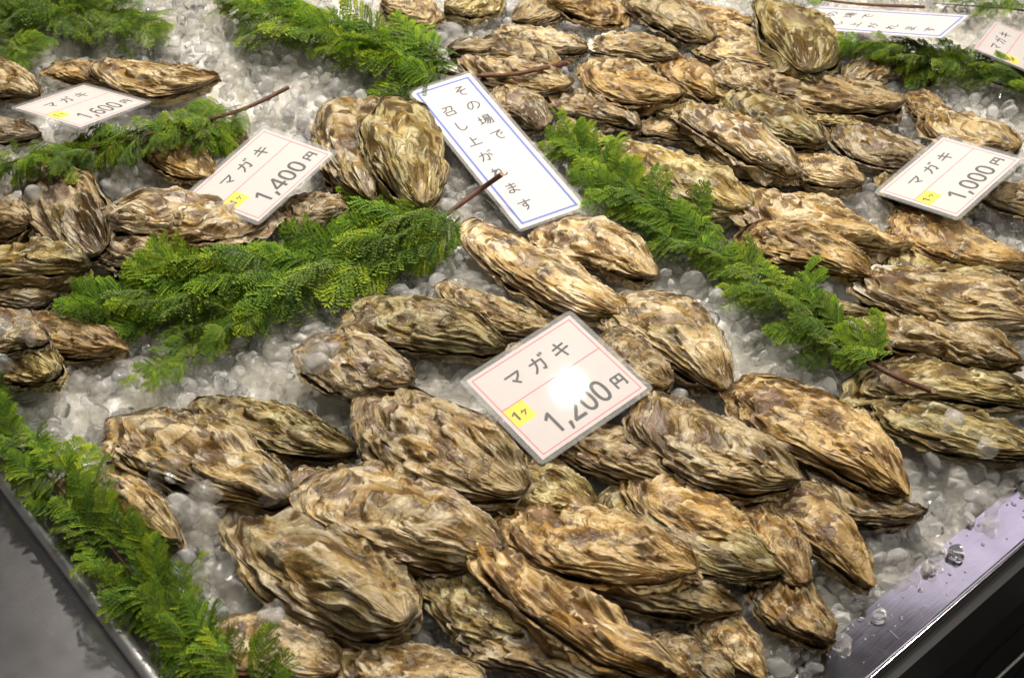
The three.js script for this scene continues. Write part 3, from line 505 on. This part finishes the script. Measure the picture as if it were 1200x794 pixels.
function roundRect(w, h, r) { const s = new THREE.Shape(), x = -w / 2, y = -h / 2; s.moveTo(x + r, y); s.lineTo(x + w - r, y); s.absarc(x + w - r, y + r, r, -Math.PI / 2, 0); s.lineTo(x + w, y + h - r); s.absarc(x + w - r, y + h - r, r, 0, Math.PI / 2); s.lineTo(x + r, y + h); s.absarc(x + r, y + h - r, r, Math.PI / 2, Math.PI); s.lineTo(x, y + r); s.absarc(x + r, y + r, r, Math.PI, Math.PI * 1.5); return s; }
function card(name, label, category, grp, corners, tilt, tex, rest, bow = 0, border = 0.004, up = 0.004) {
  const n = V(tilt[0], 1, tilt[1]).normalize(), ds = corners.map(([x, y]) => ray(x, y));
  let y0 = 0.05, P, c;
  for (let it = 0; it < 8; it++) {
    c = at((corners[0][0] + corners[2][0]) / 2, (corners[0][1] + corners[2][1]) / 2, y0);
    const k = c.clone().sub(EYE).dot(n); P = ds.map((d) => EYE.clone().addScaledVector(d, k / d.dot(n)));
    const need = []; for (let u = 0.02; u < 1; u += 0.06) for (let v = 0.02; v < 1; v += 0.06) { const q = P[0].clone().lerp(P[1], u).lerp(P[3].clone().lerp(P[2], u), v); need.push(hfAt(q.x, q.z) - (q.y - y0)); }
    need.sort((a, b) => a - b); y0 = need[Math.min(need.length - 1, Math.floor(need.length * rest))] + up;
  }
  const cen = P[0].clone().add(P[1]).add(P[2]).add(P[3]).multiplyScalar(0.25);
  const ex = P[1].clone().sub(P[0]).add(P[2]).sub(P[3]).multiplyScalar(0.5), ey = P[0].clone().sub(P[3]).add(P[1]).sub(P[2]).multiplyScalar(0.5), w = ex.length(), h = ey.length();
  const X0 = ex.clone().normalize(), Y0 = ey.clone().normalize(), b = X0.clone().add(Y0).normalize(), d = X0.clone().sub(Y0).normalize(), X = b.clone().add(d).normalize(), Y = b.clone().sub(d).normalize(), Z = X.clone().cross(Y);
  const g = group(name); tag(g, label, category, grp); g.position.copy(cen); g.quaternion.setFromRotationMatrix(new THREE.Matrix4().makeBasis(X, Y, Z));
  const bend = (geo) => { const p = geo.attributes.position; for (let i = 0; i < p.count; i++) p.setZ(i, p.getZ(i) + bow * (Math.pow(p.getY(i) / h, 2) - 0.1) * h + bow * 0.5 * (p.getX(i) / w) * (p.getY(i) / h) * h); geo.computeVertexNormals(); return geo; };
  const sheet = new THREE.PlaneGeometry(w - 2 * border, h - 2 * border, 12, 16);
  mesh('printed_paper', bend(sheet), std({ map: tex, roughness: 0.75 }), g);
  const lam = (z) => { const q = new THREE.PlaneGeometry(w, h, 16, 20), p = q.attributes.position, r = 0.004; for (let i = 0; i < p.count; i++) { let x = p.getX(i), y = p.getY(i); const cx = Math.abs(x) - (w / 2 - r), cy = Math.abs(y) - (h / 2 - r); if (cx > 0 && cy > 0) { const l = Math.hypot(cx, cy); if (l > r) { x = Math.sign(x) * (w / 2 - r + cx * r / l); y = Math.sign(y) * (h / 2 - r + cy * r / l); } } p.setXYZ(i, x, y, z + 0.00018 * noise(x * 22, y * 22 + z * 1e4)); } return bend(q); };
  mesh('laminate_film', mergeGeometries([lam(0.0007), lam(-0.0006)]), film, g);
  for (let u = 0; u <= 1; u += 0.02) for (let v = 0; v <= 1; v += 0.02) { const q = P[0].clone().lerp(P[1], u).lerp(P[3].clone().lerp(P[2], u), v); hfRaise(q.x, q.z, q.y + 0.001); }
  return g;
}
const PC = 'laminated price cards', NC = 'laminated notice cards';
card('price_card', 'price card reading 1,400 yen whose corner is hidden behind a mottled oyster', 'price card', PC, [[216, 228], [308, 147], [398, 177], [302, 266]], [-0.18, 0.02], priceTex('1,400'), 0.955, 0.015, 0.004, 0.002);
card('price_card', 'laminated price card reading 1,200 yen, with a lamp glinting in it', 'price card', PC, [[537, 445], [668, 363], [768, 455], [635, 547]], [0.0, 0.12], priceTex('1,200'), 1, 0, 0.004, 0.008);
card('price_card', 'price card reading 1,000 yen lying on the oyster heap beyond the divider branch', 'price card', PC, [[1022, 225], [1105, 157], [1203, 185], [1125, 259]], [-0.20, -0.11], priceTex('1,000'), 1, 0, 0.004, 0.008);

// ---------------------------------------------------------------- green conifer branches
const leafMats = [[1, 1, 1], [0.70, 0.80, 0.80], [1.12, 1.02, 0.8], [0.82, 0.92, 0.85]].map((c) => phys({ color: rgb(...c), vertexColors: true, roughness: 0.95, specularIntensity: 0.8, transmission: 0.30, thickness: 0, name: 'conifer_leaf' }));
const barkMat = (() => { const w = 64, h = 256, d = new Uint8Array(w * h * 4); for (let j = 0; j < h; j++) for (let i = 0; i < w; i++) { const n = (j * w + i) * 4, k = 0.75 + 0.6 * fbm(i * 0.12, j * 0.05, 3) + 0.25 * noise(i * 0.5, j * 0.4); d[n] = toS(0.15 * k); d[n + 1] = toS(0.062 * k); d[n + 2] = toS(0.034 * k); d[n + 3] = 255; } const t = dataTex(w, h, d, true); return std({ map: t, roughness: 0.65, bumpMap: t, bumpScale: 0.0006, name: 'bark' }); })();
function makeSpray(seed, kind) {
  const r = rng(seed), P = [], C = [], I = [];
  const droop = 0.12 + 0.25 * r(), sway = (r() - 0.5) * 0.3, axis = (t) => V(t, 0.10 * t - droop * t * t, sway * t * t), nl = kind ? 0.072 : 0.090;
  const leaf = (b, dir, len, wid, up, c, c2) => { const s = V().crossVectors(dir, up).normalize().multiplyScalar(wid), m = b.clone().addScaledVector(dir, len * 0.45), k = P.length / 3, t = b.clone().addScaledVector(dir, len).addScaledVector(up, len * 0.12); m.addScaledVector(up, wid * 0.35); for (const [q, cc] of [[b, c], [m.clone().add(s), c], [m.clone().sub(s), c], [t, c2]]) { P.push(q.x, q.y, q.z); C.push(...cc); } I.push(k, k + 1, k + 2, k + 1, k + 3, k + 2); };
  const twig = (base, dir, len, up, fresh) => {
    const n = Math.max(4, Math.floor(len / 0.027)), side = V().crossVectors(dir, up).normalize(), cur = (r() - 0.5) * 0.5, fall = 0.25 + 0.5 * r();
    for (let i = 0; i <= n; i++) {
      const t = i / n, b = base.clone().addScaledVector(dir, len * t).addScaledVector(side, cur * len * t * t).addScaledVector(up, -fall * len * t * t);
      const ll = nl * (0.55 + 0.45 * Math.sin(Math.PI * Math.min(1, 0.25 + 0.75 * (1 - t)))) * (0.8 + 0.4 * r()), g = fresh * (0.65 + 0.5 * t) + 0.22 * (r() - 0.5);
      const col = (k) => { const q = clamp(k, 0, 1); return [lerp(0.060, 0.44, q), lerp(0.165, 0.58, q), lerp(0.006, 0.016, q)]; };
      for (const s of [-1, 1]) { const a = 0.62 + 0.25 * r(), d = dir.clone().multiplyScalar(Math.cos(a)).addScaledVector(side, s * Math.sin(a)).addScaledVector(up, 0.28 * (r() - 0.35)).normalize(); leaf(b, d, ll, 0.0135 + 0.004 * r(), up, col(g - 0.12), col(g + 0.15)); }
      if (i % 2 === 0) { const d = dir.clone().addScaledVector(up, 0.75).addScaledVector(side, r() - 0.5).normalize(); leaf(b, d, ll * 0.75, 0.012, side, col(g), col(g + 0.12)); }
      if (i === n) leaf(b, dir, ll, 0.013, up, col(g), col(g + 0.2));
    }
  };
  const up = V(0, 1, 0), ns = 8;
  for (let k = 0; k < ns; k++) for (const s of [-1, 1]) {
    const t = 0.05 + 0.93 * (k + 0.5 * (s > 0) + 0.3 * r()) / ns, b = axis(t), tan = axis(t + 0.01).sub(axis(t - 0.01)).normalize(), sd = V().crossVectors(tan, up).normalize();
    const a = lerp(0.95, 0.55, t) + 0.2 * (r() - 0.5), len = (kind ? 0.36 : 0.44) * Math.pow(1 - t, 0.55) * Math.min(1, 0.55 + 1.6 * t) * (0.75 + 0.5 * r()) + 0.03;
    const d = tan.clone().multiplyScalar(Math.cos(a)).addScaledVector(sd, s * Math.sin(a)).addScaledVector(up, 0.25 * (r() - 0.4)).normalize();
    twig(b, d, len, V().crossVectors(sd, d).multiplyScalar(1).normalize().y < 0 ? up : up, 0.16 + 0.8 * r() * r() + 0.12 * t);
  }
  twig(axis(0.9), axis(1).sub(axis(0.9)).normalize(), 0.14, up, 0.7);
  for (let k = 0; k < 10; k++) { const a = axis(k / 10), b = axis((k + 1) / 10), w = 0.011 * (1.1 - k / 10), j = P.length / 3; for (const q of [a, b]) for (const [dy, dz] of [[w, 0], [-w * 0.5, w * 0.86], [-w * 0.5, -w * 0.86]]) { P.push(q.x, q.y + dy, q.z + dz); C.push(0.10, 0.075, 0.02); } for (let e = 0; e < 3; e++) { const f = (e + 1) % 3; I.push(j + e, j + 3 + e, j + f, j + f, j + 3 + e, j + 3 + f); } }
  const g = new THREE.BufferGeometry(); g.setAttribute('position', new THREE.Float32BufferAttribute(P, 3)); g.setAttribute('color', new THREE.Float32BufferAttribute(C, 3)); g.setIndex(I); g.computeVertexNormals(); return g;
}
const SPRAYS = [0, 1, 2, 3, 4, 5, 6, 7].map((i) => makeSpray(600 + i, i % 2));
const cutMat = std({ color: rgb(0.42, 0.27, 0.14), roughness: 0.8 });
function branch(seed, label, path, bare, halfPx, thick, density = 1, lift0 = 0.012, stemLift = 0.0) {
  const r = rng(seed), g = group('conifer_branch'); tag(g, label, 'branch', 'green branches dividing the lots');
  const flat2 = new THREE.CatmullRomCurve3(path.map(([x, y]) => V(x, y, 0)), false, 'centripetal'), many = Math.max(path.length, Math.round(flat2.getLength() / 32)), fine = flat2.getSpacedPoints(many).map((q) => [q.x, q.y]);
  const pts = fine.map(([x, y], i) => { let p = at(x, y, 0.04); for (let k = 0; k < 4; k++) { const y0 = Math.max(hfAt(p.x, p.z), hfAt(p.x + 0.012, p.z), hfAt(p.x - 0.012, p.z)) * 0.7 + 0.3 * hfAt(p.x, p.z + 0.01) + lift0 * 0.7 + stemLift * Math.max(0, 1 - i / many / (bare + 0.05)); p = at(x, y, y0); } return p; });
  const curve = new THREE.CatmullRomCurve3(pts, false, 'centripetal'), len = curve.getLength(), o = pts[0].clone(); g.position.copy(o);
  for (const p of curve.points) p.sub(o);
  // tapered, slightly knotty stem
  const NS = 60, NR = 9, P = [], U = [], I = [], fr = curve.computeFrenetFrames(NS);
  for (let i = 0; i <= NS; i++) { const c = curve.getPointAt(i / NS), rad = thick * (1 - 0.8 * i / NS) * (1 + 0.25 * Math.max(0, noise(i * 0.45 + seed, 2)) + 0.08 * noise(i * 1.3, seed)); for (let k = 0; k <= NR; k++) { const a = k / NR * Math.PI * 2, q = c.clone().addScaledVector(fr.normals[i], Math.cos(a) * rad).addScaledVector(fr.binormals[i], Math.sin(a) * rad); P.push(q.x, q.y, q.z); U.push(k / NR, i / NS * len * 12); if (i < NS && k < NR) { const n = i * (NR + 1) + k; I.push(n, n + 1, n + NR + 1, n + 1, n + NR + 2, n + NR + 1); } } }
  
  const sg = new THREE.BufferGeometry(); sg.setAttribute('position', new THREE.Float32BufferAttribute(P, 3)); sg.setAttribute('uv', new THREE.Float32BufferAttribute(U, 2)); sg.setIndex(I); sg.computeVertexNormals(); mesh('stem', sg, barkMat, g);
  { const cg = new THREE.CylinderGeometry(thick * 0.98, thick * 0.98, 0.0012, 12); cg.applyQuaternion(new THREE.Quaternion().setFromUnitVectors(V(0, 1, 0), curve.getTangentAt(0))); mesh('cut_end', cg, cutMat, g); }
  const n = Math.round(len * (1 - bare) / 0.0026 * density);
  for (let k = 0; k <= n; k++) {
    const t = bare + (1 - bare) * (k / n), c = curve.getPointAt(Math.min(t, 0.999)), tan = curve.getTangentAt(Math.min(t, 0.999)), w = c.clone().add(o), size = halfPx * w.distanceTo(EYE) / FPX * (0.55 + 0.6 * r()) * lerp(1.0, 0.6, Math.pow(t, 3));
    const half = halfPx * w.distanceTo(EYE) / FPX * lerp(1, 0.45, t * t), s = k % 2 ? 1 : -1, ang = k === n ? 0 : s * (0.08 + 0.95 * r() * Math.sqrt(r())), fl = V(tan.x, 0, tan.z).normalize(), sd = V(-fl.z, 0, fl.x), d = fl.clone().multiplyScalar(Math.cos(ang)).addScaledVector(sd, Math.sin(ang));
    const off = sd.clone().multiplyScalar(s * half * 0.62 * r() * r()); w.add(off); w.y = Math.max(lerp(w.y, hfAt(w.x, w.z) + 0.010, 0.6), hfAt(w.x, w.z) + 0.006);
    const tip = w.clone().addScaledVector(d, size * 0.8), want = hfAt(tip.x, tip.z) + 0.002 + 0.030 * r() * r(), pitch = clamp(Math.atan2(want - w.y, size * 0.8) + 0.15, -0.75, 0.85);
    const X = d.clone().multiplyScalar(Math.cos(pitch)).add(V(0, Math.sin(pitch), 0)).normalize(), Z0 = X.clone().cross(V(0, 1, 0)).normalize(), Y0 = Z0.clone().cross(X), ro = (r() - 0.5) * 1.7 , Z = Z0.clone().multiplyScalar(Math.cos(ro)).addScaledVector(Y0, Math.sin(ro)), Y = Z.clone().cross(X);
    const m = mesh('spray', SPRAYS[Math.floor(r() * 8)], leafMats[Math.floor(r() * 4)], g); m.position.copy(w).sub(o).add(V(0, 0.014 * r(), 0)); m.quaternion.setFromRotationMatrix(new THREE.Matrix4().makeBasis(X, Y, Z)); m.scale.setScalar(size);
  }
  return g;
}
branch(11, 'feathery green branch lying on the ice before the wooden box', [[-90, 6], [0, 12], [90, 22], [178, 38]], 0.0, 52, 0.0018, 1.3);
branch(12, 'green branch tip drooping onto the ice above the 1,600 yen card', [[-90, 34], [-20, 52], [40, 66]], 0.0, 38, 0.0015, 1.3);
branch(13, 'bushy green branch with a long bare twig end above the blue bordered sign', [[664, 74], [590, 88], [515, 84], [440, 58], [360, 40], [285, 10]], 0.36, 66, 0.0024, 1.15, 0.010, 0.004);
card('notice_card', 'tall blue bordered notice card with a twig end over it', 'notice card', NC, [[475, 107], [553, 83], [690, 243], [608, 273]], [0.0, 0.02], noticeTex, 0.97, 0.012, 0.003);
branch(14, 'green branch with a cut brown stem end lying over the 1,600 yen card', [[338, 102], [284, 128], [215, 146], [125, 170], [20, 188], [-60, 210]], 0.13, 40, 0.0020, 1.5, 0.03);
branch(15, 'green branch whose cut twig crosses the tall blue bordered sign', [[588, 204], [486, 274], [430, 296], [330, 330], [220, 352], [110, 372]], 0.17, 80, 0.0024, 1.4, 0.012, 0.018);
branch(16, 'short green side branch drooping onto the ice below the twig branch', [[330, 350], [250, 400], [165, 452]], 0.15, 40, 0.0016, 0.8, 0.006);
branch(17, 'long green divider branch between the 1,200 yen and 1,000 yen heaps', [[1092, 458], [1036, 434], [940, 368], [860, 315], [760, 250], [708, 205], [660, 160]], 0.10, 56, 0.0022, 1.4, 0.02);
branch(18, 'green branch lying along the steel rim with the raised bead', [[318, 860], [200, 725], [115, 625], [38, 540], [-50, 465]], 0.0, 56, 0.0015, 1.3);
branch(19, 'dark green branch lying before the far blue bordered sign', [[1280, 138], [1200, 108], [1100, 78], [1040, 68], [995, 58]], 0.0, 36, 0.0016, 1.7, 0.006);
branch(20, 'green branch with a thin bare twig end behind the far blue bordered sign', [[1084, 8], [1000, 4], [930, -6], [860, -18]], 0.50, 22, 0.0018, 1.0, 0.01);
branch(21, 'green branch behind the price card with the cut-off price', [[1300, 30], [1200, 12], [1095, 4]], 0.0, 24, 0.0018, 1.0);
card('price_card', 'laminated price card reading 1,600 yen, half behind a green branch', 'price card', PC, [[8, 127], [97, 97], [182, 120], [93, 150]], [0.07, -0.30], priceTex('1,600'), 0.95, -0.015, 0.004, 0.003);
card('price_card', 'laminated price card with its price cut off, behind the far green branch', 'price card', PC, [[1137, 55], [1162, 23], [1248, 55], [1222, 93]], [0.23, -0.15], priceTex('1,200'), 1, 0, 0.004, 0.01);
card('notice_card', 'blue bordered notice card lying sideways behind the big rounded oyster', 'notice card', NC, [[909, 33], [947, 5], [1143, 17], [1105, 45]], [-0.19, -0.26], noticeTex, 0.80, 0.0, 0.003);

// ---------------------------------------------------------------- lamps over the stall and an added fill panel (outside the frame)
LAMPS.forEach(([p, cd, rad], i) => {
  const g = group('hanging_lamp'); tag(g, ['bare bulb hanging lowest over the stall', 'bare bulb hanging behind the wooden box side of the stall', 'bare bulb hanging over the 1,000 yen heap side'][i], 'lamp', 'bulbs hanging over the stall'); g.position.copy(p);
  const bulb = new THREE.SphereGeometry(rad, 24, 16), m = mesh('bulb', bulb, std({ color: rgb(0.9, 0.9, 0.9), emissive: rgb(1, 0.915, 0.79), emissiveIntensity: cd / (Math.PI * rad * rad) * 0.25 }), g); m.castShadow = false;
  const sock = new THREE.CylinderGeometry(0.016, 0.020, 0.06, 16); sock.translate(0, rad + 0.028, 0); mesh('socket', sock, std({ color: rgb(0.03, 0.03, 0.03), roughness: 0.5 }), g);
  const wire = new THREE.CylinderGeometry(0.003, 0.003, 1.0, 8); wire.translate(0, rad + 0.556, 0); mesh('cord', wire, std({ color: rgb(0.03, 0.03, 0.03), roughness: 0.5 }), g);
  const l = new THREE.PointLight(rgb(1, 0.915, 0.79), cd); l.shadow.radius = rad / 0.02; l.castShadow = true; l.shadow.mapSize.set(1024, 1024); l.position.copy(p); scene.add(l);
});
for (const [name, label, c, down] of [['fill_panel', 'unseen flat fill light panel added above the stall', FILL_PANEL, 1], ['tube_lamp', 'violet white fluorescent tube lamp beyond the stall', TUBE, 0]]) {
  const g = group(name); tag(g, label, 'lamp'); g.position.copy(c.at); const target = down ? c.at.clone().setY(0) : V(0.25, 0, -0.6);
  g.lookAt(target); 
  const body = new THREE.BoxGeometry(c.w + 0.03, c.h + 0.03, 0.03); body.translate(0, 0, -0.018); mesh('housing', body, std({ color: rgb(0.6, 0.6, 0.6), roughness: 0.5 }), g);
  mesh('diffuser', new THREE.PlaneGeometry(c.w, c.h), std({ color: rgb(0.8, 0.8, 0.8), emissive: rgb(...c.color), emissiveIntensity: c.power * 0.3 }), g);
  const l = new THREE.RectAreaLight(rgb(...c.color), c.power, c.w, c.h); l.position.copy(c.at.clone().addScaledVector(target.clone().sub(c.at).normalize(), 0.01)); l.lookAt(target); scene.add(l);
}
renderer.render(scene, camera);
